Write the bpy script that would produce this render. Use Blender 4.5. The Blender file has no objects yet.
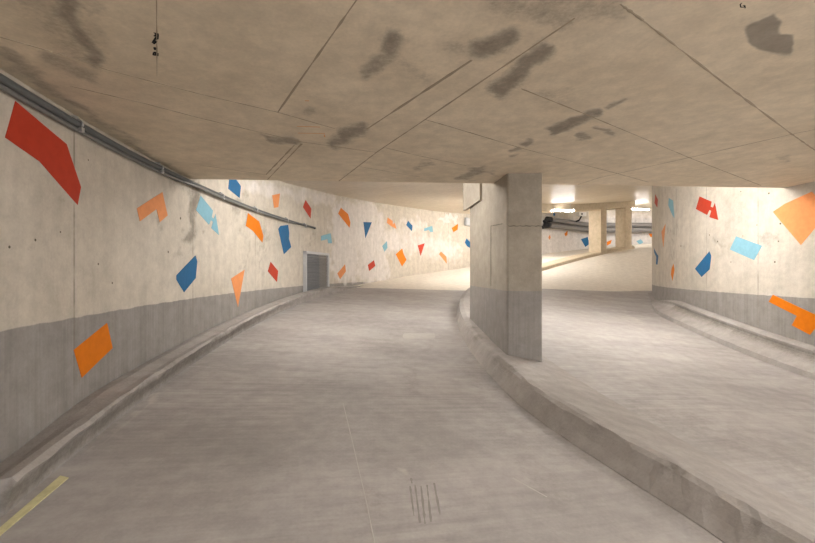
import bpy, bmesh, math, random
from mathutils import Vector, noise as mnoise
random.seed(7)
sc = bpy.context.scene
COL = sc.collection
# ------------------------------------------------------------------ frame of reference
F = 407.5; CX, CY = 407.5, 271.5          # 18 mm lens, level camera
S = 1.15                                   # unit -> metre
Z0 = 1.30                                  # camera height in units
OX, OY = 14.5, 5.5                         # axis of the helical ramp
RO, RI = 16.85, 9.605                       # outer and inner wall
KO, KI = 13.75, 13.0                       # median kerb

def W(p): return Vector((p[0]*S, p[1]*S, (p[2]+Z0)*S))
def pol(R, t, z): return (OX-R*math.cos(t), OY+R*math.sin(t), z)
def ang(x, y): return math.atan2(y-OY, OX-x)
def rad(x, y): return math.hypot(OX-x, y-OY)
def sstep(a, b, x):
    t = max(0, min(1, (x-a)/(b-a))); return t*t*(3-2*t)
def table(tb):
    def f(x):
        n = len(tb)
        if x <= tb[0][0]: return tb[0][1]+(x-tb[0][0])*(tb[1][1]-tb[0][1])/(tb[1][0]-tb[0][0])
        if x >= tb[-1][0]: return tb[-1][1]+(x-tb[-1][0])*(tb[-1][1]-tb[-2][1])/(tb[-1][0]-tb[-2][0])
        for i in range(n-1):
            if x <= tb[i+1][0]: break
        x0, y0 = tb[i]; x1, y1 = tb[i+1]; h = x1-x0
        m0 = (y1-tb[i-1][1])/(x1-tb[i-1][0]) if i > 0 else (y1-y0)/h
        m1 = (tb[i+2][1]-y0)/(tb[i+2][0]-x0) if i+2 < n else (y1-y0)/h
        t = (x-x0)/h
        return (2*t**3-3*t*t+1)*y0+(t**3-2*t*t+t)*h*m0+(-2*t**3+3*t*t)*y1+(t**3-t*t)*h*m1
    return f
z_out = table([(-1.2,-2.1),(-.6,-1.43),(-.217,-1.025),(-.12,-.925),(-.055,-.85),(.12,-.62),(.315,-.42),(.5,-.22),(.773,.15),(1.185,1.03),(1.464,1.48),(1.9,1.9)])
z_far = table([(-.3,1.25),(.098,1.60),(.19,1.755),(.517,2.2),(.773,2.45),(1.185,3.05),(1.464,3.45),(1.9,3.9)])
def floor_z(R, t):
    z = z_out(t)-.05*(16.5-R)
    return z+.08*sstep(13.3, 13.2, R)*sstep(10, 12.5, R)
def ceil_z(x): return .98+.0147*(x+2.4)
def edge_y(x): return 4.32+.1355*(x+2.35)           # edge of the low slab

def ray(u, v): return ((u-CX)/F, 1.0, (CY-v)/F)
def hit_cyl(u, v, R, far=True):
    d = ray(u, v); A = 1+d[0]**2; b = d[0]*OX+OY; c = OX*OX+OY*OY-R*R
    q = math.sqrt(max(0, b*b-A*c)); Y = (b+q)/A if far else (b-q)/A
    return ang(d[0]*Y, Y), d[2]*Y
def hit_floor(u, v):
    d = ray(u, v); Y = 2.0
    for _ in range(60):
        Y += .5*(floor_z(rad(d[0]*Y, Y), ang(d[0]*Y, Y))/d[2]-Y)
    return (d[0]*Y, Y, d[2]*Y)
def hit_ceil(u, v):
    d = ray(u, v); Y = 3.0
    for _ in range(20): Y = ceil_z(d[0]*Y)/d[2]
    return (d[0]*Y, Y, d[2]*Y)
def pix(p): return (CX+F*p[0]/p[1], CY-F*p[2]/p[1])

# ------------------------------------------------------------------ materials
class NT:
    def __init__(s, name):
        s.m = bpy.data.materials.new(name); s.m.use_nodes = True
        s.t = s.m.node_tree; s.b = s.t.nodes['Principled BSDF']
    def n(s, typ, **kw):
        x = s.t.nodes.new(typ)
        for k, v in kw.items():
            if k.startswith('_'): setattr(x, k[1:], v)
        return x
    def l(s, a, b): s.t.links.new(a, b)
    def setin(s, sock, v):
        if hasattr(v, 'is_output') or isinstance(v, bpy.types.NodeSocket): s.l(v, sock)
        else: sock.default_value = v
    def math(s, op, a, b=0.0, clamp=False):
        x = s.n('ShaderNodeMath', _operation=op, _use_clamp=clamp)
        s.setin(x.inputs[0], a); s.setin(x.inputs[1], b); return x.outputs[0]
    def mapr(s, v, a, b, c=0.0, d=1.0, smooth=True):
        x = s.n('ShaderNodeMapRange', _interpolation_type='SMOOTHSTEP' if smooth else 'LINEAR')
        s.setin(x.inputs[0], v)
        for i, q in enumerate((a, b, c, d)): x.inputs[1+i].default_value = q
        return x.outputs[0]
    def mix(s, f, a, b, mode='MIX'):
        x = s.n('ShaderNodeMix', _data_type='RGBA', _blend_type=mode)
        s.setin(x.inputs[0], f); s.setin(x.inputs[6], a); s.setin(x.inputs[7], b); return x.outputs[2]
    def noise(s, co, scale, detail=4, rough=.55, sx=None):
        if sx:
            mp = s.n('ShaderNodeMapping'); mp.inputs['Scale'].default_value = sx; s.l(co, mp.inputs[0]); co = mp.outputs[0]
        x = s.n('ShaderNodeTexNoise'); x.inputs['Scale'].default_value = scale
        x.inputs['Detail'].default_value = detail; x.inputs['Roughness'].default_value = rough
        s.l(co, x.inputs['Vector']); return x.outputs['Fac']
def C(r, g, b): return (r, g, b, 1)
def srgb(r, g, b):
    f = lambda c: (c/255/12.92 if c/255 <= .04045 else ((c/255+.055)/1.055)**2.4)
    return (f(r), f(g), f(b), 1)

def concrete(name, c1, c2, stain=C(.13,.115,.1), over=C(.6,.55,.53), rough=.85, bump=.25, spec=.3,
             band=None, joints=None, broom=False, far=None, grey=None, streak=True, stain_amt=.85):
    k = NT(name)
    geo = k.n('ShaderNodeNewGeometry'); pos = geo.outputs['Position']
    uv = k.n('ShaderNodeUVMap').outputs[0]
    sep = k.n('ShaderNodeSeparateXYZ'); k.l(pos, sep.inputs[0])
    suv = k.n('ShaderNodeSeparateXYZ'); k.l(uv, suv.inputs[0])
    n1 = k.noise(pos, .9, 5, .6); n2 = k.noise(pos, 7, 6, .65); n3 = k.noise(pos, 55, 3, .6)
    col = k.mix(k.mapr(n1, .3, .7), c1, c2)
    val = k.math('MULTIPLY', k.mapr(n2, .25, .8, .86, 1.1), k.mapr(n3, .2, .8, .95, 1.05))
    if streak:
        st = k.noise(uv, 1.0, 4, .6, (6.0, .35, 1))
        val = k.math('MULTIPLY', val, k.mapr(st, .3, .7, .93, 1.05))
    if band is not None:
        fine = k.noise(uv, 1.0, 3, .6, (45, .9, 1))
        gcol = k.mix(k.mapr(fine, .3, .7), C(.25,.232,.22), C(.282,.263,.25))
        lim = k.math('ADD', suv.outputs[1], k.math('MULTIPLY', k.math('SUBTRACT', k.noise(uv, 6, 4), .5), .025))
        f = k.mapr(lim, band-.004, band+.004, 1, 0)
        if grey:
            g2 = k.math('MULTIPLY', k.mapr(suv.outputs[0], grey[0]-.02, grey[0]+.02), k.mapr(suv.outputs[1], grey[1]-.02, grey[1]+.02, 1, 0))
            f = k.math('MAXIMUM', f, g2)
        col = k.mix(f, col, gcol)
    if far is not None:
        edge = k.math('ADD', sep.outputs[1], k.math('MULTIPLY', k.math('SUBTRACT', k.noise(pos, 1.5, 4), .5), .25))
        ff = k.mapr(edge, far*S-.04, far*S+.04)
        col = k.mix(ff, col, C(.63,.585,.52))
    if joints:
        fr = k.math('FRACT', k.math('DIVIDE', k.math('SUBTRACT', suv.outputs[0], joints[0]-joints[1]*40), joints[1]))
        d = k.math('ABSOLUTE', k.math('SUBTRACT', fr, .5))
        j = k.mapr(d, .5-.012/joints[1], .5-.004/joints[1], 0, .7)
        j = k.math('MULTIPLY', j, k.mapr(k.noise(uv, 3), .35, .6))
        col = k.mix(j, col, stain)
    at = k.n('ShaderNodeAttribute', _attribute_name='Paint')
    sa = k.n('ShaderNodeSeparateColor'); k.l(at.outputs['Color'], sa.inputs[0])
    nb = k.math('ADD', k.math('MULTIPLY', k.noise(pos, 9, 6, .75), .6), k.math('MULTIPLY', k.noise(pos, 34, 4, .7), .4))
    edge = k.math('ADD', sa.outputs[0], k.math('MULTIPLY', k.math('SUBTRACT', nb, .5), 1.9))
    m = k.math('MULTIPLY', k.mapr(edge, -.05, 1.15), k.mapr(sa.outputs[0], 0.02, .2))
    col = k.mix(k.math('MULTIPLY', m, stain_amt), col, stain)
    e2 = k.math('ADD', sa.outputs[1], k.math('MULTIPLY', k.math('SUBTRACT', k.noise(pos, 2.5, 5), .5), .7))
    m2 = k.math('MULTIPLY', k.mapr(e2, .3, .7), k.mapr(sa.outputs[1], .02, .2))
    col = k.mix(k.math('MULTIPLY', m2, .85), col, over)
    mv = k.n('ShaderNodeVectorMath', _operation='SCALE'); k.l(col, mv.inputs[0]); k.l(val, mv.inputs['Scale'])
    out = mv.outputs[0]
    if broom:
        br = k.noise(uv, 1.0, 3, .6, (28, 1.1, 1))
        wide = k.noise(uv, 1.0, 4, .6, (2.2, .5, 1))
        amt = k.mapr(k.noise(pos, .7, 3), .35, .65, .3, 1)
        fac = k.math('ADD', 1.0, k.math('MULTIPLY', k.math('SUBTRACT', br, .5), k.math('MULTIPLY', amt, .62)))
        fac = k.math('MULTIPLY', fac, k.mapr(wide, .3, .7, .9, 1.08))
        if far is not None:
            fac = k.math('ADD', k.math('MULTIPLY', fac, k.math('SUBTRACT', 1.0, ff)), ff)
        mv2 = k.n('ShaderNodeVectorMath', _operation='SCALE'); k.l(out, mv2.inputs[0]); k.l(fac, mv2.inputs['Scale'])
        out = mv2.outputs[0]
    k.l(out, k.b.inputs['Base Color'])
    k.b.inputs['Roughness'].default_value = rough
    k.b.inputs['Specular IOR Level'].default_value = spec
    bp = k.n('ShaderNodeBump'); bp.inputs['Strength'].default_value = bump; bp.inputs['Distance'].default_value = .012
    h = k.math('ADD', n2, k.math('MULTIPLY', n3, .35))
    if broom: h = k.math('ADD', h, k.math('MULTIPLY', br, 1.2))
    k.l(h, bp.inputs['Height']); k.l(bp.outputs[0], k.b.inputs['Normal'])
    return k.m

def paint(name, col, rough=.65, metal=0.0, var=.1, spec=.15):
    k = NT(name); pos = k.n('ShaderNodeNewGeometry').outputs['Position']
    n = k.noise(pos, 14, 5, .6)
    d = tuple(c*(1-var) for c in col[:3])+(1,)
    k.l(k.mix(k.mapr(n, .3, .7), col, d), k.b.inputs['Base Color'])
    k.b.inputs['Roughness'].default_value = rough; k.b.inputs['Metallic'].default_value = metal
    k.b.inputs['Specular IOR Level'].default_value = spec
    return k.m
def emit(name, col, e):
    k = NT(name); k.b.inputs['Base Color'].default_value = C(.9,.9,.9)
    k.b.inputs['Emission Color'].default_value = col; k.b.inputs['Emission Strength'].default_value = e
    return k.m

BE1, BE2 = C(.545,.497,.43), C(.475,.427,.362)
M = dict(
    wall_out=concrete('painted_concrete_outer', BE1, BE2, stain=C(.2,.175,.145), over=C(.63,.595,.575), joints=(-.0657*RO, .1099*RO), band=-.29, grey=(1.315*RO, 2.9), bump=.15),
    wall_in=concrete('painted_concrete_inner', C(.545,.50,.44), C(.48,.435,.375), stain=C(.25,.22,.19), over=C(.42,.385,.34), joints=(.02*RI, .115*RI), band=-.325, bump=.15),
    ceil=concrete('raw_slab_concrete', C(.70,.61,.475), C(.61,.525,.40), stain=C(.2,.172,.142), over=C(.25,.22,.185), streak=False, bump=.12, rough=.75),
    ceil_far=concrete('sealed_slab_concrete', C(.66,.585,.475), C(.6,.52,.415), streak=False, bump=.015, rough=.36, spec=.1),
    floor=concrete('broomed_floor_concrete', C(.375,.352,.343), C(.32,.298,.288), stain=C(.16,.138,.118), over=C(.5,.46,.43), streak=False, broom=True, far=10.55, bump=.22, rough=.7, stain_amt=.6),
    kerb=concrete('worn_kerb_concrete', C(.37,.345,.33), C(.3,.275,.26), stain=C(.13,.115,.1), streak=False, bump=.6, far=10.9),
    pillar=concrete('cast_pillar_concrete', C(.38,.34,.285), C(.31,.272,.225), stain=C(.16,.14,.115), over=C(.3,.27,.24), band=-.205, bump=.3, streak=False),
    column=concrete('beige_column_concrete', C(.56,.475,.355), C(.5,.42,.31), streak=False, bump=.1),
    joint=paint('joint_line', C(.36,.30,.225), .9),
    pjoint=paint('pillar_joint_line', C(.13,.115,.09), .9),
    chalk=paint('chalk_line', C(.47,.445,.425), .9),
    patch=paint('pale_repair_mortar', C(.43,.405,.39), .9),
    scuff=paint('tyre_rubber_mark', C(.285,.265,.252), .9),
    orange=paint('orange_wall_paint', C(.64,.17,.004)), red=paint('red_wall_paint', C(.45,.045,.02)),
    blue=paint('blue_wall_paint', C(.018,.115,.26)), cyan=paint('pale_blue_wall_paint', C(.2,.40,.50)),
    salmon=paint('salmon_wall_paint', C(.68,.26,.095)),
    yellow=paint('yellow_line_paint', C(.62,.58,.34), .8, var=.25),
    steel=paint('galvanised_steel', C(.21,.21,.205), .5, .3), steel_dark=paint('grey_pipe_plastic', C(.115,.12,.12), .5),
    clamp=paint('bright_zinc', C(.55,.56,.58), .35, .8), black=paint('black_rubber', C(.02,.02,.022), .5),
    frame=paint('light_grey_frame', C(.5,.51,.53), .5), louvre=paint('dark_grey_mesh', C(.24,.245,.26), .6),
    louvre2=paint('brownish_grey_mesh', C(.33,.31,.295), .6),
    duct=paint('grey_lagged_duct', C(.2,.19,.185), .5), white=paint('white_plastic', C(.7,.69,.67), .5),
    ink=paint('black_marker_ink', C(.012,.012,.014), .8), oink=paint('orange_marker_ink', C(.72,.3,.1), .8),
    tube=emit('lit_tube', C(1,.98,.95), 28.0), fill_warm=emit('fill_tube_warm', C(1,.97,.92), 100.0), fill_near=emit('fill_tube_near', C(1,.97,.93), 190.0), fill_round=emit('fill_tube_round', C(1,.97,.93), 230.0), fill_low=emit('fill_tube_low', C(1,.97,.93), 22.0), tube_left=emit('lit_tube_left', C(1,.97,.92), 64.0), tube_mid=emit('lit_tube_mid', C(1,.97,.92), 80.0), fill_far=emit('fill_tube_far', C(1,.97,.93), 110.0),  # warm, near, round, low and far serve unseen fill lamps
)

# ------------------------------------------------------------------ mesh helpers
def tag(o, label=None, cat=None, group=None, kind=None):
    if label: o['label'] = label
    if cat: o['category'] = cat
    if group: o['group'] = group
    if kind: o['kind'] = kind
    return o
class MB:
    def __init__(s): s.v = []; s.f = []; s.mi = []; s.uv = []; s.pt = []
    def vert(s, p, uv=(0,0), paint=(0,0)):
        s.v.append(tuple(p)); s.uv.append(uv); s.pt.append(paint); return len(s.v)-1
    def face(s, ids, mi=0): s.f.append(tuple(ids)); s.mi.append(mi)
    def grid(s, fn, nu, nv, mi=0):
        base = len(s.v)
        for i in range(nu):
            for j in range(nv):
                r = fn(i, j); s.vert(*r)
        for i in range(nu-1):
            for j in range(nv-1):
                a = base+i*nv+j; s.face((a, a+1, a+nv+1, a+nv), mi)
    def prism(s, bot, top, mi=0):
        n = len(bot); b = [s.vert(p, (p[0]+p[1], p[2])) for p in bot]; t = [s.vert(p, (p[0]+p[1], p[2])) for p in top]
        s.face(b[::-1], mi); s.face(t, mi)
        for i in range(n): s.face((b[i], b[(i+1)%n], t[(i+1)%n], t[i]), mi)
    def obox(s, c, ax, ay, az, mi=0):
        c, ax, ay, az = map(Vector, (c, ax, ay, az))
        q = [(-1,-1),(1,-1),(1,1),(-1,1)]
        s.prism([c+ax*i+ay*j-az for i, j in q], [c+ax*i+ay*j+az for i, j in q], mi)
    def tube(s, pts, r, n=12, mi=0, cap=True):
        pts = [Vector(p) for p in pts]; rings = []
        for i, p in enumerate(pts):
            d = (pts[min(i+1, len(pts)-1)]-pts[max(i-1, 0)]).normalized()
            up = Vector((0,0,1)) if abs(d.z) < .9 else Vector((1,0,0))
            a = d.cross(up).normalized(); b = a.cross(d)
            rr = r[i] if isinstance(r, (list, tuple)) else r
            rings.append([s.vert(p+a*rr*math.cos(2*math.pi*k/n)+b*rr*math.sin(2*math.pi*k/n)) for k in range(n)])
        for A, B in zip(rings, rings[1:]):
            for k in range(n): s.face((A[k], A[(k+1)%n], B[(k+1)%n], B[k]), mi)
        if cap: s.face(rings[0][::-1], mi); s.face(rings[-1], mi)
    def strip(s, pts, w, nrm, mi=0, jit=0.0, h=.002):
        pts = [Vector(p) for p in pts]; nrm = Vector(nrm); L = []
        for i, p in enumerate(pts):
            d = (pts[min(i+1, len(pts)-1)]-pts[max(i-1, 0)]).normalized(); a = d.cross(nrm).normalized()
            ww = w*(1+random.uniform(-jit, jit))/2
            L.append([s.vert(p-a*ww), s.vert(p+nrm*h-a*ww*.6), s.vert(p+nrm*h+a*ww*.6), s.vert(p+a*ww)])
        for A, B in zip(L, L[1:]):
            for k in range(3): s.face((A[k], A[k+1], B[k+1], B[k]), mi)
    def build(s, name, mats, parent=None, smooth=False, merge=False):
        if not isinstance(mats, (list, tuple)): mats = [mats]
        P = [W(p) for p in s.v]
        lo = Vector([min(p[i] for p in P) for i in range(3)]); hi = Vector([max(p[i] for p in P) for i in range(3)])
        org = Vector(((lo.x+hi.x)/2, (lo.y+hi.y)/2, lo.z))
        me = bpy.data.meshes.new(name); me.from_pydata([p-org for p in P], [], s.f)
        for m in mats: me.materials.append(m)
        me.polygons.foreach_set('material_index', s.mi)
        if smooth: me.polygons.foreach_set('use_smooth', [True]*len(s.f))
        ul = me.uv_layers.new(name='UVMap'); fl = []
        lv = [0]*len(me.loops); me.loops.foreach_get('vertex_index', lv)
        for i in lv: fl += s.uv[i]
        ul.data.foreach_set('uv', fl)
        if any(p != (0,0) for p in s.pt):
            ca = me.color_attributes.new('Paint', 'FLOAT_COLOR', 'POINT'); fl = []
            for a, b in s.pt: fl += [a, b, 0, 1]
            ca.data.foreach_set('color', fl)
        bm = bmesh.new(); bm.from_mesh(me)
        if merge: bmesh.ops.remove_doubles(bm, verts=bm.verts, dist=1e-5)
        if not merge == 'open': bmesh.ops.recalc_face_normals(bm, faces=bm.faces)
        bm.to_mesh(me); bm.free(); me.update()
        o = bpy.data.objects.new(name, me); COL.objects.link(o); o.location = org
        if parent:
            o.parent = parent; o.location = org-parent.location
        return o
def empty(name, p):
    o = bpy.data.objects.new(name, None); COL.objects.link(o); o.location = W(p); o.empty_display_size = .1
    return o

def caps(lst):
    """soft blotches of wear and tone: (u0,v0,u1,v1,radius,strength) seen on the surface"""
    def f(p):
        if p[1] < .4: return 0.0
        u, v = pix(p); best = 0.0
        q0 = Vector(p)*4.3; u += 9*mnoise.noise(q0)+5*mnoise.noise(q0*2.9); v += 6*mnoise.noise(q0+Vector((9,3,1)))+3*mnoise.noise(q0*2.9+Vector((2,8,4)))
        for u0, v0, u1, v1, r, a in lst:
            if u < min(u0,u1)-1.6*r or u > max(u0,u1)+1.6*r or v < min(v0,v1)-1.6*r or v > max(v0,v1)+1.6*r: continue
            dx, dy = u1-u0, v1-v0; q = dx*dx+dy*dy
            t = max(0, min(1, ((u-u0)*dx+(v-v0)*dy)/q)) if q else 0
            d = math.hypot(u-u0-t*dx, v-v0-t*dy)/r
            if d < 1.5: best = max(best, a*sstep(1.5, .3, d))
        return best
    return f
def rng(a, b, step):
    n = max(2, int(round((b-a)/step))+1); return [a+(b-a)*i/(n-1) for i in range(n)]

# ------------------------------------------------------------------ floor
dark_f = caps([(470,365,720,543,12,.35),(480,400,600,470,10,.3),(640,415,700,425,14,.45),(735,435,815,470,16,.35),(420,470,430,520,9,.0),
               (365,495,380,505,9,.35),(340,318,420,325,14,.25),(360,345,400,347,8,.3),(300,385,330,390,10,.2),(560,300,640,310,9,.25),(500,430,560,500,14,.25),
               (412,368,414,388,6,.4),(230,320,260,345,8,.2),(425,350,430,350,5,.3),(270,465,285,462,7,.25)])
light_f = caps([(600,298,640,325,7,.4),(640,330,690,345,5,.35),(560,295,620,297,4,.3),(520,440,560,455,6,.3),(300,430,330,440,16,.2),
                (255,487,290,478,4,.4),(90,452,160,395,4,.5),(395,470,405,472,4,.5),(450,300,460,320,6,.3)])
mb = MB()
ts = rng(-.70, -.46, .03)+rng(-.45, .12, .0017)+rng(.13, 1.95, .014)
rs = rng(RI, RO, .036)
def fl(i, j):
    t, R = ts[i], rs[j]; p = pol(R, t, floor_z(R, t)); return p, (13*t, R), (dark_f(p), light_f(p))
mb.grid(fl, len(ts), len(rs))
def on_floor(pts): return [hit_floor(u, v) for u, v in pts]
def dens(pts, n=8):
    o = []
    for a, b in zip(pts, pts[1:]):
        o += [(a[0]+(b[0]-a[0])*k/n, a[1]+(b[1]-a[1])*k/n) for k in range(n)]
    return o+[pts[-1]]
mb.strip(on_floor(dens([(343,403),(352,440),(366,500),(375,545)], 6)), .006, (0,0,1), 1, .3, .0015)
mb.strip(on_floor(dens([(513,478),(547,497)], 6)), .008, (0,0,1), 1, .3, .0015)
for k, (a, b) in enumerate([((410,486),(414,516)),((415,485),(420,523)),((421,486),(425,524)),((427,485),(431,522)),((434,483),(440,515)),
                            ((411,478),(412,484))]):
    mb.strip(on_floor(dens([a, b], 8)), .009, (0,0,1), 2, .7, .001)
def patch_fn(i, j):
    x, y, z = hit_floor(404+j*5+(1.2 if i in (1, 2) else 0)*(j-3)/3, 333.6+i*1.8); return (x, y, z+.004), (0, 0), (0, 0)
mb.grid(patch_fn, 4, 7, 3)
o = mb.build('floor', [M['floor'], M['chalk'], M['scuff'], M['patch']], smooth=True)
tag(o, 'grey broom-finished concrete ramp floor turning beige further up', kind='structure')

# ------------------------------------------------------------------ outer (left) wall
dark_w = caps([(193,183,192,238,4.5,1),(192,238,191,275,2.5,.55),(262,230,262,285,2,.35),(178,184,186,188,9,.5),(245,195,247,270,2,.35),(236,200,237,222,2.5,.5),(157,214,156,226,3,.5),(60,195,61,200,5,.35),
               (178,250,178,256,3,.4),(261,225,265,240,3,.3),(240,188,242,196,3,.4),(313,232,313,245,2,.5),(0,330,0,345,3,0),(30,250,33,256,4,.3),(204,232,204,235,2,.5)])
over_lit_w = caps([(345,215,345,270,16,.85),(365,215,375,270,18,.85),(390,240,450,250,16,.6),(235,184,330,200,9,.55),(405,225,420,225,10,.5),(440,219,456,219,3,.9),(545,238,655,234,22,.85),])  # last capsule: light on the far wall painted in as paler colour
def pits(mb, R, far, lst):
    for u, v, r in lst:
        t, z = hit_cyl(u, v, R, far); off = -.002 if far else .002
        ids = [mb.vert(pol(R+off, t+r*math.cos(a)/R, z+r*math.sin(a))) for a in [k*math.pi/4 for k in range(8)]]; mb.face(ids, 1)
PIT_L = [(180.3,218.3,.014),(9,247,.008),(35,240,.008),(98,264,.008),(60,232,.006),(112,283,.008),(168,252,.012),(88,160,.006)]
mb = MB()
ts = rng(-.5, -.32, .02)+rng(-.31, .9, .0036)+rng(.91, 1.95, .012)
zs = rng(-.2, 1, .02)
def wl(i, j):
    t = ts[i]; lo = z_out(t)-.1; hi = z_far(t)+.15; z = lo+(hi-lo)*zs[j]; p = pol(RO, t, z)
    return p, (RO*t, z), (dark_w(p), over_lit_w(p))
zs = rng(0, 1, .019)
mb.grid(wl, len(ts), len(zs)); pits(mb, RO, True, PIT_L)
o = mb.build('wall_left', [M['wall_out'], M['pjoint']], smooth=True)
tag(o, 'long curved beige concrete outer wall with a grey painted foot', kind='structure')

# inner (right) wall
dark_i = caps([(766,236,772,240,7,.5),(672,225,673,262,1.2,.5),(718,240,718,245,2,.5),(717,252,718,258,2,.4),(681,245,681,246,2,.4),(690,268,700,268,2,.3)])
over_i = caps([(735,195,735,225,14,.5),(800,330,800,330,4,0)])
mb = MB()
ts = rng(-.75, -.2, .03)+rng(-.19, .75, .006)+rng(.77, 1.95, .03)
def wi(i, j):
    t = ts[i]; lo = floor_z(RI, t)-.1; hi = z_far(t)+.15; z = lo+(hi-lo)*zs[j]; p = pol(RI, t, z)
    return p, (RI*t, z), (dark_i(p), over_i(p))
mb.grid(wi, len(ts), len(zs))
pits(mb, RI, False, [(741,191.5,.009),(769,193.3,.013),(780.5,223.7,.013),(757,225,.008),(743,236,.008),(778.5,241.3,.01),(731,262,.01),(775,262,.013),(681,246,.016),(709.5,235,.012),(717.7,241.5,.014),(791,202.6,.012)])
o = mb.build('wall_right', [M['wall_in'], M['pjoint']], smooth=True)
tag(o, 'beige convex concrete inner wall with a grey painted foot', kind='structure')

# ------------------------------------------------------------------ low slab overhead
dark_c = caps([(-6,50,61,94,4.5,.55),(61,94,121,134,4,.55),(121,134,172,169,3,.5),(64,-6,98,62,8,.95),(30,-12,84,45,26,.45),(95,0,100,40,10,.3),(42,56,90,78,8,.55),(396,42,392,52,13,.9),(362,72,380,64,9,.7),(478,48,508,38,11,.95),  # leading capsules draw a darker line parallel to the conduit
               (450,48,478,50,6,.4),(498,92,546,50,9,1),(500,-6,560,14,20,.55),(560,5,610,8,14,.5),(332,140,362,132,7,.9),(272,138,298,141,4,.85),(308,114,312,113,5,.5),
               (552,131,596,113,5,1),(606,108,630,102,2.5,.8),(575,139,580,141,4.5,.8),(594,130,612,132,2.6,.8),(508,153,516,152,2.2,.8),(526,147,535,142,3,.8),
               (466,177,486,168,5,.7),(488,172,496,174,2.2,.5),(422,167,432,165,4,.5),(405,62,425,85,7,.3),(540,100,570,95,8,.25),(775,157,785,156,3,.4)])
patch_c = caps([(758,35,772,30,13,1),(762,42,790,44,10,1),(772,22,776,24,8,.9),(765,38,775,40,12,1)])
mb = MB()
ys = rng(-2.6, 1.2, .4)+rng(1.24, 4.2, .024)
xs = rng(0, 1, .0038)
def xl(y): return OX-math.sqrt(max(0, RO*RO-(y-OY)**2))
def xr(y): return OX-math.sqrt(max(4.0, RI*RI-(y-OY)**2))
ny = len(ys)+22
def ce(i, j):
    f = xs[j]
    if i < len(ys): y = ys[i]; x = xl(y)+(xr(y)-xl(y))*f
    else:
        g = (i-len(ys)+1)/22; x = xl(4.3)+(xr(5.2)-xl(4.3))*f; y1 = edge_y(x); y = 4.2+(y1-4.2)*g; x = xl(y)+(xr(y)-xl(y))*f; y = 4.2+(edge_y(x)-4.2)*g
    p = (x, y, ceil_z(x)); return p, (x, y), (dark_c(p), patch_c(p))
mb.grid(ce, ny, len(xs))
n = len(xs); last = (ny-1)*n                                   # hanging face at the slab edge
tops = [mb.vert((mb.v[last+j][0], mb.v[last+j][1], z_far(ang(*mb.v[last+j][:2]))+.05), (mb.v[last+j][0], 1)) for j in range(n)]
for j in range(n-1): mb.face((last+j, last+j+1, tops[j+1], tops[j]))
def cl(pts, k=10): return [hit_ceil(u, v) for u, v in dens(pts, k)]
for pts, w in [([(358,-2),(278,112)], .013),([(-4,36),(0,37),(60,54),(108,70),(200,94),(277,112),(335,128.6)], .008),([(70,86),(147,104),(200,118),(300,141.6),(377,152.4)], .009),
    ([(575,18),(426,119),(377,152),(339,181)], .014),([(472,60),(367,129)], .02),([(294.6,145),(266,174.6)], .016),([(302,143.5),(267.6,179.5)], .016),
    ([(200,165),(265,174.6)], .008),([(521,88.6),(582.5,113),(650,141),(689,157.6),(761,185.5)], .012),([(425.5,119.6),(450,126.6),(520,147.7),(619,174),(648,182)], .012),
    ([(385,147.6),(420,156),(466,165.5)], .011),([(620,4),(643.8,21),(722.5,82),(792.6,134.8),(822,155)], .014),([(577.6,184.5),(600,177.5),(689,157.6),(792.6,134),(822,128)], .012),
    ([(156.5,-2),(157,76)], .005),([(359.5,166.5),(420,177)], .008)]:
    mb.strip(cl(pts, 14), w*.75, (0,0,-1), 1, .6, .0015)
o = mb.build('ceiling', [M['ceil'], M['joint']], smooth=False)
tag(o, 'low raw concrete slab overhead with board joints and dark stains', kind='structure')
# higher slab beyond its edge
mb = MB()
ts = rng(-.12, 1.95, .02); rs2 = rng(RI, RO, .18)
mb.grid(lambda i, j: (pol(rs2[j], ts[i], z_far(ts[i])), (13*ts[i], rs2[j]), (0, 0)), len(ts), len(rs2))
o = mb.build('ceiling', M['ceil_far'], smooth=True)
tag(o, 'higher beige sealed concrete slab beyond the low slab edge', kind='structure')

# ------------------------------------------------------------------ kerbs
def kerb(name, label, t0, t1, prof, step=.006, rough=.012, mat=None):
    mb = MB(); tt = rng(t0, t1, step); npf = len(prof(t0))
    def fn(i, j):
        t = tt[i]; R, h, amp = prof(t)[j]
        q = Vector((t*60, R*9, j*1.7)); nz = mnoise.noise(q)+.5*mnoise.noise(q*2.7)
        R2 = R+amp*nz*rough; z = floor_z(R2, t) if h is None else z_out(t)-.05*(16.5-R)+h+amp*rough*.6*mnoise.noise(q*1.9)
        dirt_shade = 0.0
        if amp > 1.15: dirt_shade = .6*sstep(.05, .6, mnoise.noise(Vector((t*38, R*2, 3.3)))+.35*mnoise.noise(Vector((t*140, R, 1.3))))
        if .205 < amp/max(prof(0)[j][2], 1e-6)*.21 < .215 and prof(0)[j][2] == .21: dirt_shade = .75  # shade under the right kerb's lip, painted into the colour
        if amp == .72: dirt_shade = .7*sstep(.2, .0, t)  # left kerb's shaded face, darkened in colour
        return pol(R2, t, z), (13*t, R), (dirt_shade, 0)
    mb.grid(fn, len(tt), npf)
    for k in (0, len(tt)-1):
        ids = [k*npf+j for j in range(npf)]; mb.face(ids if k else ids[::-1])
    o = mb.build(name, mat or M['kerb'], smooth=False); tag(o, label, kind='structure'); return o
def left_prof(t):
    k = sstep(.36,.2,t); hw = .06+.065*sstep(-.215,-.16,t)
    return [(RO+.02,-.06,0),(RO+.02,hw*k+.004,0),(16.76,(hw+.03)*k+.004,.3),(16.67,.145*k+.003,.5),(16.615,.155*k+.003,1.2),
            (16.598,.137*k+.003,1.6),(16.612,.105*k,.72),(16.635,.045*k,.72),(16.645,-.03,0),(16.645,-.06,0)]
kerb('trim_1', 'worn concrete kerb at the foot of the left wall', -.229, .36, left_prof, .0035)
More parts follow.
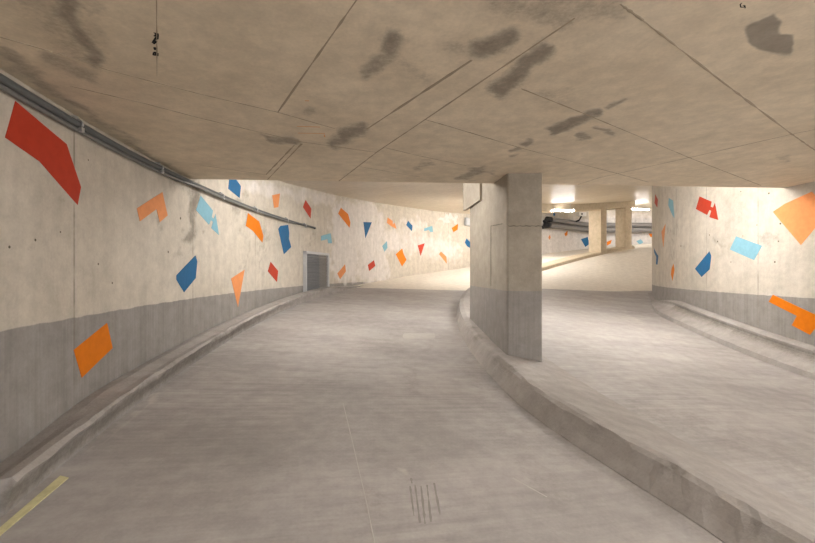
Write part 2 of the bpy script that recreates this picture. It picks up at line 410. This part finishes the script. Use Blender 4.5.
def mix_prof(t):
    rb = 13.75-.19*sstep(-.15, -.29, t)
    a = [(rb,-.05,.0),(rb-.005,.006,.6),(rb-.05,.07,1.0),(rb-.095,.145,1.6),(rb-.125,.168,1.8),(rb-.17,.172,.6),(13.22,.13,.3),(12.98,.082,0),(12.97,.0,0)]
    b = [(13.75,-.05,.0),(13.745,.006,.3),(13.72,.10,.4),(13.69,.175,.4),(13.62,.195,.4),(13.35,.195,.3),(13.26,.18,.3),(13.22,.085,0),(13.21,.0,0)]
    wd = .18*sstep(.45, .8, t); b = [(R+(wd if R > 13.5 else 0), h, a_) for R, h, a_ in b]
    f = sstep(-.06, .06, t)
    return [tuple(x+(y-x)*f for x, y in zip(p, q)) for p, q in zip(a, b)]
kerb('trim_2', 'concrete median kerb between the two lanes running under the pillar', -.70, .42, mix_prof, .0035)
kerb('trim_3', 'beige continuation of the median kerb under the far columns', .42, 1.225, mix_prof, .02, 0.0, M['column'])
def right_prof(t):
    k = sstep(.44,.2,t)
    q = [(-.02,-.1,0),(-.02,.30,0),(.06,.30,.2),(.10,.29,.3),(.125,.265,.3),(.115,.215,.21),(.135,.19,.21),(.24,.125,.4),(.32,.085,.5),(.355,.065,.8),(.37,.0,.3),(.37,-.08,0)]
    return [(RI+(r*(.25+.75*k) if r > 0 else r), h*k+.004 if h >= 0 else h, a*k) for r, h, a in q]
kerb('trim_4', 'stepped rounded concrete kerb along the right wall', -.45, .52, right_prof, .007)

# beam over the far columns
mb = MB(); tt = rng(.33, 1.225, .04)
sec = [(13.89,.26),(13.89,-.02),(13.22,-.02),(13.22,.26)]
def bf(i, j):
    R, h = sec[j % 4]; t = tt[i]; return pol(R, t, z_far(t)-h), (13*t, h), (0, 0)
mb.grid(bf, len(tt), 5)
mb.face([0,1,2,3]); b0 = (len(tt)-1)*5; mb.face([b0,b0+1,b0+2,b0+3])
o = mb.build('trim_5', M['column'], merge=True); tag(o, 'beige concrete beam over the far columns', kind='structure')

# ------------------------------------------------------------------ pillar
PFL, PFR, PBL, PBR = (1.045,4.28), (1.418,4.28), (.916,5.97), (1.289,5.97)
root = empty('pillar', (1.17, 5.1, -1.0))
tag(root, 'big square concrete pillar with a grey foot on the median kerb', 'pillar')
mb = MB()
def lerp(a, b, t): return tuple(x+(y-x)*t for x, y in zip(a, b))
ch = .018
plan = [(PFL[0]+ch,PFL[1]),(PFR[0]-ch,PFR[1]),(PFR[0],PFR[1]+ch),(PBR[0],PBR[1]),(PBL[0],PBL[1]),(PFL[0],PFL[1]+ch)]
per = [0]
for a, b in zip(plan, plan[1:]+plan[:1]): per.append(per[-1]+math.hypot(b[0]-a[0], b[1]-a[1]))
zz = rng(-1.2, 1.74, .06)
pp = plan+plan[:1]
mb.grid(lambda i, j: ((pp[j][0], pp[j][1], zz[i]), (per[j], zz[i]), (0, 0)), len(zz), 7)
def on_front(u, v): return ((u-CX)/F*4.28, 4.279, (CY-v)/F*4.28)
def on_left(u, v):
    k = (u-CX)/F; Y = (1.045+.0763*4.28)/(k+.0763); return (k*Y-.001, Y, (CY-v)/F*Y)
mb.strip([on_front(u, 226+.3*math.sin(u)) for u in range(508, 543, 2)], .007, (0,-1,0), 1, .4, .002)
mb.strip([on_left(491, v) for v in range(226, 288, 4)], .012, (-1,-.08,0), 1, .4, .002)
mb.strip([on_left(491-.0+k*1.3, 226-k*.25) for k in range(10)], .007, (-1,-.08,0), 1, .4, .002)
mb.build('shaft', [M['pillar'], M['pjoint']], root)
mb = MB()
mb.prism([(.990-.05,5.29,.93),(.99,5.29,.95),(.91,6.2,.93),(.85,6.2,.92)], [(.925,5.29,1.74),(.99,5.29,1.74),(.91,6.2,1.74),(.845,6.2,1.74)])
mb.build('corbel', M['pillar'], root)

# far columns on the median
def column(tc, half, r1, label):
    mb = MB(); R0, R1 = 13.24, r1
    q = [(R0,tc-half),(R1,tc-half),(R1,tc+half),(R0,tc+half)]; zb = z_out(tc)-.1; zt = z_far(tc)-.2
    mb.prism([pol(R, t, zb) for R, t in q], [pol(R, t, zt) for R, t in q])
    o = mb.build('column', M['column']); tag(o, label, 'column', 'far columns on the median kerb')
column(1.0815, .0135, 13.83, 'beige square column nearest beyond the pillar, its lit face towards the left')
column(1.197, .0145, 13.74, 'second beige column farther along the kerb, in shade, beside the white tube light')

# ------------------------------------------------------------------ painted shapes
def shape(poly, mat, label, side, group=None):
    R = RO if side != 'in' else RI; far = side != 'in'; off = -.003 if far else .003
    bm = bmesh.new()
    uvp = [hit_cyl(u, v, R, far) for u, v in poly]
    vs = [bm.verts.new((t*R, z, 0)) for t, z in uvp]
    f = bm.faces.new(vs); f.normal_update()
    bmesh.ops.triangulate(bm, faces=[f])
    for _ in range(3): bmesh.ops.subdivide_edges(bm, edges=[e for e in bm.edges if e.calc_length() > .12], cuts=1, use_grid_fill=True)
    bmesh.ops.triangulate(bm, faces=[q for q in bm.faces if len(q.verts) > 3])
    bm.verts.index_update()
    mb = MB()
    for v in bm.verts: mb.vert(pol(R+off, v.co.x/R, v.co.y))
    for q in bm.faces: mb.face([v.index for v in q.verts])
    for e in [e for e in bm.edges if len(e.link_faces) == 1]:     # rim of the paint film back to the wall
        a, b = e.verts; i = mb.vert(pol(R, a.co.x/R, a.co.y)); j = mb.vert(pol(R, b.co.x/R, b.co.y))
        mb.face((a.index, b.index, j, i))
    bm.free()
    o = mb.build('painted_shape', M[mat])
    tag(o, label, 'painted shape', {'in':'coloured shapes on the inner wall','out':'coloured shapes on the left wall','far':'coloured shapes on the far wall'}[side])
SH = [
 ('out','red',[(15,101),(66.2,144),(80.6,187),(77.3,204.8),(39.7,161.7),(4.9,137.5)],'big dark red bent slab shape under the pipe, largest on the left wall'),
 ('out','salmon',[(162.2,192.2),(167.4,215.4),(159.6,222.2),(156.4,209),(139.7,221.3),(136.7,208.4)],'salmon chevron shape pointing up under the pipe, left of the dark wall streak'),
 ('out','cyan',[(200.6,195.5),(212.9,210.6),(211.6,217),(213.8,218.8),(215.3,213.8),(218.9,235.1),(211.2,228),(212.8,221.8),(210.8,220),(208.9,224.8),(196,210)],'pale blue notched diamond just right of the dark wall streak'),
 ('out','blue',[(195.2,255.5),(197.1,261.4),(195.6,278),(183.9,292.3),(176.3,279.8),(176.3,275.3)],'large dark blue six-sided shape just above the grey band on left wall'),
 ('out','salmon',[(244.5,269.7),(237.9,307),(231,278.6)],'salmon downward spike crossing onto the grey band of the left wall'),
 ('out','red',[(270.6,261.8),(278,270.9),(276.9,282),(267.7,271.2)],'red diamond low on the wall left of the vent'),
 ('out','blue',[(229.5,175.5),(233.2,175.8),(240.8,186),(239.6,198),(228.1,188.8)],'dark blue shape above the pipe, cut by the low slab edge'),
 ('out','salmon',[(272.1,195.3),(279.9,193.5),(278.2,207.1),(274,207.9)],'small salmon tapered block above the pipe'),
 ('out','red',[(305.6,200),(311.2,208.6),(310.5,218.5),(302.9,207)],'red slim diamond above the end of the pipe'),
 ('out','orange',[(247.9,213),(259.1,221.5),(263.3,236),(262.3,242.6),(252.9,230.9),(245.8,225.9)],'bright orange bent shape right under the pipe'),
 ('out','blue',[(280.3,225.9),(288,224.8),(289.2,233),(288.9,238.9),(291.2,247),(283.8,254.3),(278.2,229)],'blue tall zigzag-edged block under the pipe, left of the vent'),
 ('out','orange',[(106.8,323),(112.3,348),(81.6,377.7),(73.5,350)],'large burnt orange parallelogram on the near grey band of the left wall'),
 ('out','orange',[(340.9,207.7),(348.1,214.1),(350.3,222.6),(349.5,227.8),(338.1,213.4)],'orange claw shape high on the wall, right of the slim red diamond'),
 ('out','blue',[(363.3,222),(371.8,222.3),(365.4,238.3)],'blue downward triangle on the whitewashed wall'),
 ('out','cyan',[(321,235.9),(330.6,233.1),(332,243.3),(328.2,243.3),(327.4,239.2),(321,240.8)],'pale blue chevron just above and right of the vent'),
 ('out','cyan',[(386.9,241),(387.5,247.7),(384.4,251.9),(382.2,246)],'small pale blue kite on the whitewashed wall'),
 ('out','red',[(373.9,260.1),(375.3,265.9),(369.2,271),(367.8,265)],'small red rhombus low on the whitewashed wall'),
 ('out','salmon',[(345.1,264.2),(345.8,271.4),(340.2,279.1),(337.2,273.6)],'salmon leaf shape low on the wall just right of the vent'),
 ('out','orange',[(402.2,248.4),(403.7,254.3),(406.5,259.8),(402,266.4),(395.7,254.3)],'orange notched five-sided shape, biggest on the whitewashed wall'),
 ('out','salmon',[(387.6,217.4),(392.6,221),(392.8,224.5),(394.6,222.8),(396.5,229),(391.5,226.4),(386.8,222.8)],'small salmon notched diamond high between the blue triangle and blue diamond'),
 ('out','blue',[(408,220.6),(412.5,225.8),(411.9,231.2),(406.2,225.1)],'small blue slim diamond high on the whitewashed wall'),
 ('out','cyan',[(424.1,228.4),(432.2,225.8),(433.1,232),(429.9,232),(429,229.9),(424.1,231.2)],'tiny pale blue chevron above the red triangle'),
 ('out','red',[(417.7,245.4),(424.7,243.2),(420.6,256)],'red downward triangle under the tiny pale blue chevron'),
 ('out','orange',[(458,223.8),(457.7,229.4),(453.5,232.2),(451.5,228.1)],'small orange block high on the wall just left of the pillar'),
 ('out','salmon',[(441,251.5),(446.4,256.7),(446.8,263.8),(438.9,254.1)],'small salmon claw low on the wall left of the pillar'),
 ('out','blue',[(466.6,238.4),(469.6,241.5),(471.5,243.5),(470,248),(467,246.2),(464.7,242.5)],'small blue shape half hidden by the left edge of the pillar'),
 ('in','red',[(655.5,194.2),(657.9,199.7),(657.3,207.5),(654.6,202.9)],'thin red diamond at the far top corner of the inner wall'),
 ('in','cyan',[(668.9,197.9),(673.2,200.7),(674.5,218.1),(672.6,215.4),(668.4,205.3)],'narrow pale blue shape high on the turning edge of the inner wall'),
 ('in','salmon',[(665.6,224),(663.4,247.6),(661.6,232)],'narrow salmon spike midway up the turning edge of the inner wall'),
 ('in','blue',[(654.2,248.5),(658.4,255.9),(657.5,264.6),(656,264.2),(656.4,256.8),(654.2,252.2)],'thin blue bent stroke low at the far edge of the inner wall'),
 ('in','orange',[(673.5,263.8),(674.5,269.7),(672.6,280.8),(671.1,274.3),(671.7,268.8)],'narrow bright orange sliver just above the grey band of the inner wall'),
 ('in','red',[(699.7,196.4),(711.7,201.6),(710.7,206.7),(713.1,207.5),(715,202.9),(718.3,220),(709.5,217.2),(711.3,210.8),(709.5,209.9),(707.2,215),(696,209)],'red shape split by two notches, high on the inner wall'),
 ('in','blue',[(709.5,251.3),(711.3,255.9),(709.8,269.3),(701.7,277),(695.1,268.8)],'blue five-sided shape low on the inner wall below the notched red one'),
 ('in','cyan',[(736.2,236.3),(762.3,245.7),(754.2,260.1),(730,249.5)],'pale blue tilted rectangle in the middle of the inner wall'),
 ('in','salmon',[(773,211.8),(784.8,203.9),(812,191.6),(829,212),(801,245)],'large salmon square-cornered shape, biggest on the inner wall'),
 ('in','orange',[(773,294.6),(814.3,314.1),(829,322),(823,331),(817,326),(810.1,334.9),(791.9,325.3),(796.9,315.9),(768.8,301.8)],'burnt orange T-shaped figure on the grey band of the inner wall'),
 ('far','blue',[(555.6,210.4),(555,215.8),(553.3,215.8),(553.1,212.3)],'tiny blue shape above the grey ducts on the far wall'),
 ('far','orange',[(567.6,230.5),(567.4,234.9),(565.6,236.5),(564.3,233.8)],'tiny orange shape just below the grey ducts'),
 ('far','salmon',[(549.9,234.7),(550.7,237.7),(549.4,239.9),(548.3,237.1)],'tiny salmon shape on the far wall beside the pillar'),
 ('far','blue',[(580.9,239.1),(587.7,236.9),(589.4,244),(585.3,247)],'blue square shape on the far wall, left of the lit column'),
 ('far','orange',[(606.9,241.8),(611.8,239.8),(610.5,243.7),(606.9,245.6)],'tiny orange shape seen between the two far columns'),
 ('far','cyan',[(636.3,241.1),(640.8,239.2),(643.4,242.4),(639.5,244.6)],'tiny pale blue shape low on the grey far wall'),
 ('far','orange',[(648.5,233.4),(653,233.8),(653,237.5),(650.3,236.8)],'tiny orange shape on grey far wall, cut by the inner wall edge'),
]
for side, mat, poly, label in SH: shape(poly, mat, label, side)

# ------------------------------------------------------------------ conduit along the left wall
def t_of(u, R): return hit_cyl(u, 200, R)[0]
Rp = RO-.035; tE = t_of(190, Rp); tN = hit_cyl(315, 228, Rp)[0]
root = empty('conduit', pol(Rp, -.1, .9)); tag(root, 'grey twin conduit pipe clipped high along the left wall', 'pipe')
mb = MB()
tt = rng(-.48, tN, .012); zp = lambda t: .918+.022*sstep(-.16, -.04, t)
pts = [pol(Rp, t, zp(t)) for t in tt]
pts += [pol(Rp+.012, tN+.0018, .938), pol(Rp+.03, tN+.0025, .936), pol(Rp+.049, tN+.0026, .936)]
mb.tube(pts, .021, 14)
mb.build('main_pipe', M['steel_dark'], root, smooth=True)
mb = MB(); tt = rng(-.48, tE-.018, .012)
pts = [pol(Rp+.01, t, zp(t)-.033) for t in tt]+[pol(Rp, tE-.008, .904), pol(Rp-.012, tE+.002, .908), pol(Rp-.02, tE+.012, .914)]+[pol(Rp-.018, t, .914) for t in rng(tE+.02, tN-.06, .012)]
mb.tube(pts, .013, 12)
mb.build('thin_pipe', M['steel'], root, smooth=True)
for u in (78, 160, 222, 256, 287, 305):
    t = t_of(u, Rp); mb = MB()
    ring = [pol(Rp+math.cos(a)*.028, t, zp(t)+math.sin(a)*.028) for a in [k*math.pi/8 for k in range(17)]]
    mb.tube(ring, .006, 6, cap=False)
    mb.obox(pol(Rp+.018, t, zp(t)+.036), (.016,0,0), (0,.012,0), (0,0,.012)); mb.obox(pol(Rp-.022, t, zp(t)-.034), (.008,0,0), (0,.012,0), (0,0,.014))
    mb.build('clamp', M['clamp'], root)

# ------------------------------------------------------------------ vent grille
ta, za = hit_cyl(304, 251.5, RO-.02); tb, zb = hit_cyl(327.5, 253, RO-.02)
ztop = .5*(za+zb)*1.0; zlow = hit_cyl(304, 294.5, RO-.02)[1]
root = empty('vent_grille', pol(RO-.03, (ta+tb)/2, zlow)); tag(root, 'dark mesh ventilation panel in a light grey frame low on the left wall', 'vent')
def wallbox(mb, t0, t1, z0, z1, r0, r1):
    q = [(r0,t0),(r1,t0),(r1,t1),(r0,t1)]
    mb.prism([pol(R, t, z0) for R, t in q], [pol(R, t, z1) for R, t in q])
fw = .05/RO
mb = MB(); r0, r1 = RO-.07, RO+.01
wallbox(mb, ta, ta+fw*.8, zlow, ztop, r0, r1); wallbox(mb, tb-fw, tb, zlow, ztop, r0, r1)
wallbox(mb, ta, tb, ztop-.055, ztop, r0, r1); wallbox(mb, ta, tb, zlow, zlow+.03, r0, r1)
mb.build('frame', M['frame'], root)
ts_ = ta+(tb-ta)*.64
for (a, b, m) in ((ta+fw*.6, ts_, 'louvre'), (ts_, tb-fw*.8, 'louvre2')):
    mb = MB(); wallbox(mb, a, b, zlow+.02, ztop-.05, RO-.012, RO+.005)
    k = int((ztop-zlow-.1)/.035)
    for i in range(k):
        z = zlow+.045+i*.035
        q0 = [pol(RO-.012, a, z), pol(RO-.045, a, z-.014), pol(RO-.045, b, z-.014), pol(RO-.012, b, z)]
        mb.prism(q0, [(p[0], p[1], p[2]+.006) for p in q0])
    mb.build('louvre_panel', M[m], root)

# junction box beside pillar on the left wall
ta, za = hit_cyl(464, 217.5, RO); tb, zb = hit_cyl(471, 226.5, RO)
mb = MB(); r0, r1 = RO-.12, RO+.01
wallbox(mb, ta, tb+.01, zb, za, r0, r1)
o = mb.build('junction_box', M['frame'])
tag(o, 'pale grey wall box high on the curved wall, half hidden by pillar', 'electrical box')
bv = o.modifiers.new('bevel', 'BEVEL'); bv.width = .05; bv.segments = 3

# ------------------------------------------------------------------ ducts on the far wall
def duct(zl, r, label, pts_uv):
    root = empty('duct', pol(RO-.3, 1.2, zl)); tag(root, label, 'duct', 'ducts along the far wall')
    P = []
    for u, v in pts_uv:
        t, z = hit_cyl(u, v, RO-.22); P.append((t, z))
    mb = MB(); f = table(P); tt = rng(P[0][0], 1.8, .02)
    zr = P[-1][1]
    mb.tube([pol(RO-.22, t, f(t) if t < P[-1][0] else zr) for t in tt], r, 14)
    mb.build('pipe', M['duct'], root, smooth=True)
    mb = MB(); t0 = P[0][0]
    mb.tube([pol(RO-.22, t0-.006, P[0][1]), pol(RO-.22, t0+.012, P[0][1])], r*1.1, 14)
    mb.tube([pol(RO-.22, t0-.004, P[0][1]-.02), pol(RO+.0, t0-.004, P[0][1]-.1)], r*.6, 12)
    mb.build('coupling', M['black'], root, smooth=True)
duct(2.5, .125, 'upper grey insulated duct along the far wall', [(548,219.3),(566,221.8),(588,224.8),(607,225),(645,225)])
duct(2.25, .135, 'lower grey insulated duct along the far wall', [(546.5,225.2),(566,227.2),(590,230.0),(607,230.2),(645,230)])
mb = MB(); t0 = t_of(600, RO)
# cable tray hung above the ducts
mb2 = [(t, hit_cyl(600, 219.5, RO-.2)[1]) for t in (t0, 1.75)]
# white fixture with dark bracket
t, z = hit_cyl(581, 214.3, RO-.55)
root = empty('wall_fixture', pol(RO-.5, t, z-.4)); tag(root, 'white box fitting on a dark bracket over the far ducts', 'fixture')
mb = MB(); wallbox(mb, t-.014, t+.014, z-.10, z+.11, RO-.68, RO-.48); mb.build('housing', M['white'], root)
mb = MB(); mb.tube([pol(RO-.58, t, z-.1), pol(RO-.5, t-.004, z-.3), pol(RO+.01, t-.012, z-.42)], .04, 8); mb.build('bracket', M['black'], root)
mb = MB(); mb.tube([pol(RO-.69, t-.004, z+.0), pol(RO-.665, t-.004, z+.0)], .05, 10); mb.build('lens', M['black'], root)

# ------------------------------------------------------------------ lamps
def lamp(R, t, z, label, drop, L=.62, mat='tube', turn=None):
    root = empty('tube_light', pol(R, t, z)); tag(root, label, 'light', 'tube lights on the ceilings')
    a = t if turn is None else turn; d = Vector((math.sin(a), math.cos(a), 0)); c = Vector(pol(R, t, z)); n = Vector((-d.y, d.x, 0)); up = Vector((0,0,1))
    mb = MB(); mb.obox(c+up*.035, d*(L+.03), n*.045, up*.018); mb.build('housing', M['white'], root)
    mb = MB(); q = [(-.04,.016),(-.042,-.01),(-.028,-.034),(0,-.042),(.028,-.034),(.042,-.01),(.04,.016)]
    a = [c-d*L+n*x+up*y for x, y in q]; b = [c+d*L+n*x+up*y for x, y in q]
    mb.prism(a, b); mb.build('diffuser', M[mat], root)
    if drop > .08:
        for s in (-.7, .7):
            mb = MB(); p = c+d*L*s; mb.tube([p+up*.05, p+up*(drop+.03)], .008, 6); mb.build('hanger', M['clamp'], root)
def lz(t, d): return z_far(t)-d
lamp(13.0, .83, lz(.83, .26), 'lit white tube light hung beyond the pillar, left of the far columns', .26, .44, turn=1.5)
lamp(15.0, 1.36, lz(1.36, .22), 'lit white tube light hung at the far end, beside the inner wall edge', .22, .66)
HID = 'tube light on the '
lamp(15.1, .01, lz(.005, .06), HID+'higher slab over the left lane just past the low slab edge', 0, mat='tube_left')
lamp(11.0, -.04, lz(-.045, .06), HID+'higher slab over the right lane just past the low slab edge', 0, mat='tube_mid')
lamp(14.0, .51, lz(.505, .06), HID+'higher slab over the left lane, unseen fill added close behind the pillar', 0, .5, mat='fill_warm')  # unseen lamp added to brighten the far left wall and slab
lamp(14.3, .70, lz(.695, .06), HID+'higher slab over the left lane, unseen fill added behind the pillar', 0, mat='fill_warm')  # unseen, added to fill the left lane beyond the pillar
lamp(15.3, .93, lz(.925, .06), HID+'higher slab over the left lane, unseen fill added behind the pillar and beam', 0, mat='fill_far')  # unseen, added for more light on the far wall
lamp(11.6, .05, lz(.045, .06), HID+'higher slab over the right lane, unseen fill added second past the low slab edge', 0, mat='tube_mid')  # unseen extra lamp added to lift the right lane floor and slab
lamp(11.6, 1.6, lz(1.59, .06), HID+'higher slab over the right lane, unseen fill added round the inner wall', 0, mat='fill_round')  # unseen lamp added to brighten the far right floor
lamp(15.0, 1.72, lz(1.71, .06), HID+'higher slab over the left lane, unseen fill round the far bend', 0, mat='fill_warm')  # unseen fill lamp past the bend
for R, t, l, mt in ((15.4,-.42,'low slab over the left lane, unseen fill added behind the viewer','fill_low'),(12.4,-.50,'low slab over the right lane, unseen fill added behind the viewer','fill_near')):  # unseen fill lamps added to brighten the near slab and pillar front
    p = pol(R, t, 0); lamp(R, t, ceil_z(p[0])-.06, HID+l, 0, mat=mt)

# ------------------------------------------------------------------ marks
P4 = [(60.3,476.2),(68.6,478.3),(0,536),(-12,546),(-14,538),(0,527.8)]
mb = MB(); up = []
for k in range(13):
    f = k/12; a = hit_floor(60.3-72*f, 476.2+62.2*f); b = hit_floor(68.6-80*f, 478.3+67.5*f); up.append((a, b))
for a, b in up: mb.vert((a[0],a[1],a[2]+.004)); mb.vert((b[0],b[1],b[2]+.004)); mb.vert((a[0],a[1],a[2]-.006)); mb.vert((b[0],b[1],b[2]-.006))
for k in range(12):
    i = 4*k; j = i+4
    mb.face((i, i+1, j+1, j)); mb.face((i, j, j+2, i+2)); mb.face((i+1, i+3, j+3, j+1)); mb.face((i+2, j+2, j+3, i+3))
mb.face((0,2,3,1)); mb.face((48,49,51,50))
o = mb.build('road_line', M['yellow']); tag(o, 'pale yellow painted line on the floor by the left kerb', 'road line')

def writing(strokes, w, mat, label):
    p = hit_ceil(*strokes[0][0]); root = empty('marker_writing', (p[0], p[1], p[2]-.01)); tag(root, label, 'marker writing')
    for s_ in strokes:
        mb = MB(); mb.strip([hit_ceil(u, v) for u, v in dens(s_, 3)], w, (0,0,-1), 0, .2, .0012); mb.build('stroke', M[mat], root)
writing([[(154.0,33),(157.6,33.2),(154.4,36.2),(157.7,36.4),(155.0,38.8),(157.5,39.4)],[(157.6,33.2),(157.5,39)],
    [(152.4,42.7),(155.4,40)],[(153.8,43.9),(156.6,40.9)],[(153.0,41.6),(155.2,39)],[(153.4,48.2),(156.6,48.5)],[(154.7,46.9),(155,49.8)],
    [(153.6,52.4),(155.7,52),(155.9,55.2),(153.6,55.2),(153.6,52.4)],[(155.9,55.2),(157.7,55.6),(157.5,52.9)]], .0085, 'ink', 'black handwritten marker marks on the low slab at upper left')
writing([[(742,2.5),(740.2,4.5),(740.8,7),(743.5,7.2),(744.8,5.6),(742.8,5.2)],[(744.8,5.6),(745.2,8)]], .004, 'ink', 'small black marker squiggle on the slab above the grey ceiling patch')
writing([[(297,126.3),(320,127)],[(298,133),(325,133.5)],[(305,100.8),(309,100.8)],[(324,134.5),(325,137)]], .007, 'oink', 'faint orange marker lines on the low slab between two dark stains')

# ------------------------------------------------------------------ world, camera, view
w = bpy.data.worlds.new('garage_air'); sc.world = w; w.use_nodes = True
w.node_tree.nodes['Background'].inputs[0].default_value = C(1, .965, .92); w.node_tree.nodes['Background'].inputs[1].default_value = 1.05
cam = bpy.data.cameras.new('camera'); co = bpy.data.objects.new('camera', cam); COL.objects.link(co)
cam.sensor_width = 36; cam.lens = 18.0; cam.clip_start = .02
co.location = W((0,0,0)); co.rotation_euler = (math.pi/2, 0, 0); sc.camera = co
sc.view_settings.view_transform = 'Standard'; sc.view_settings.look = 'None'; sc.view_settings.gamma = 1.0
sc.view_settings.use_curve_mapping = False; sc.view_settings.exposure = 1.2
sc.cycles.use_denoising = True; sc.cycles.max_bounces = 8; sc.cycles.diffuse_bounces = 6
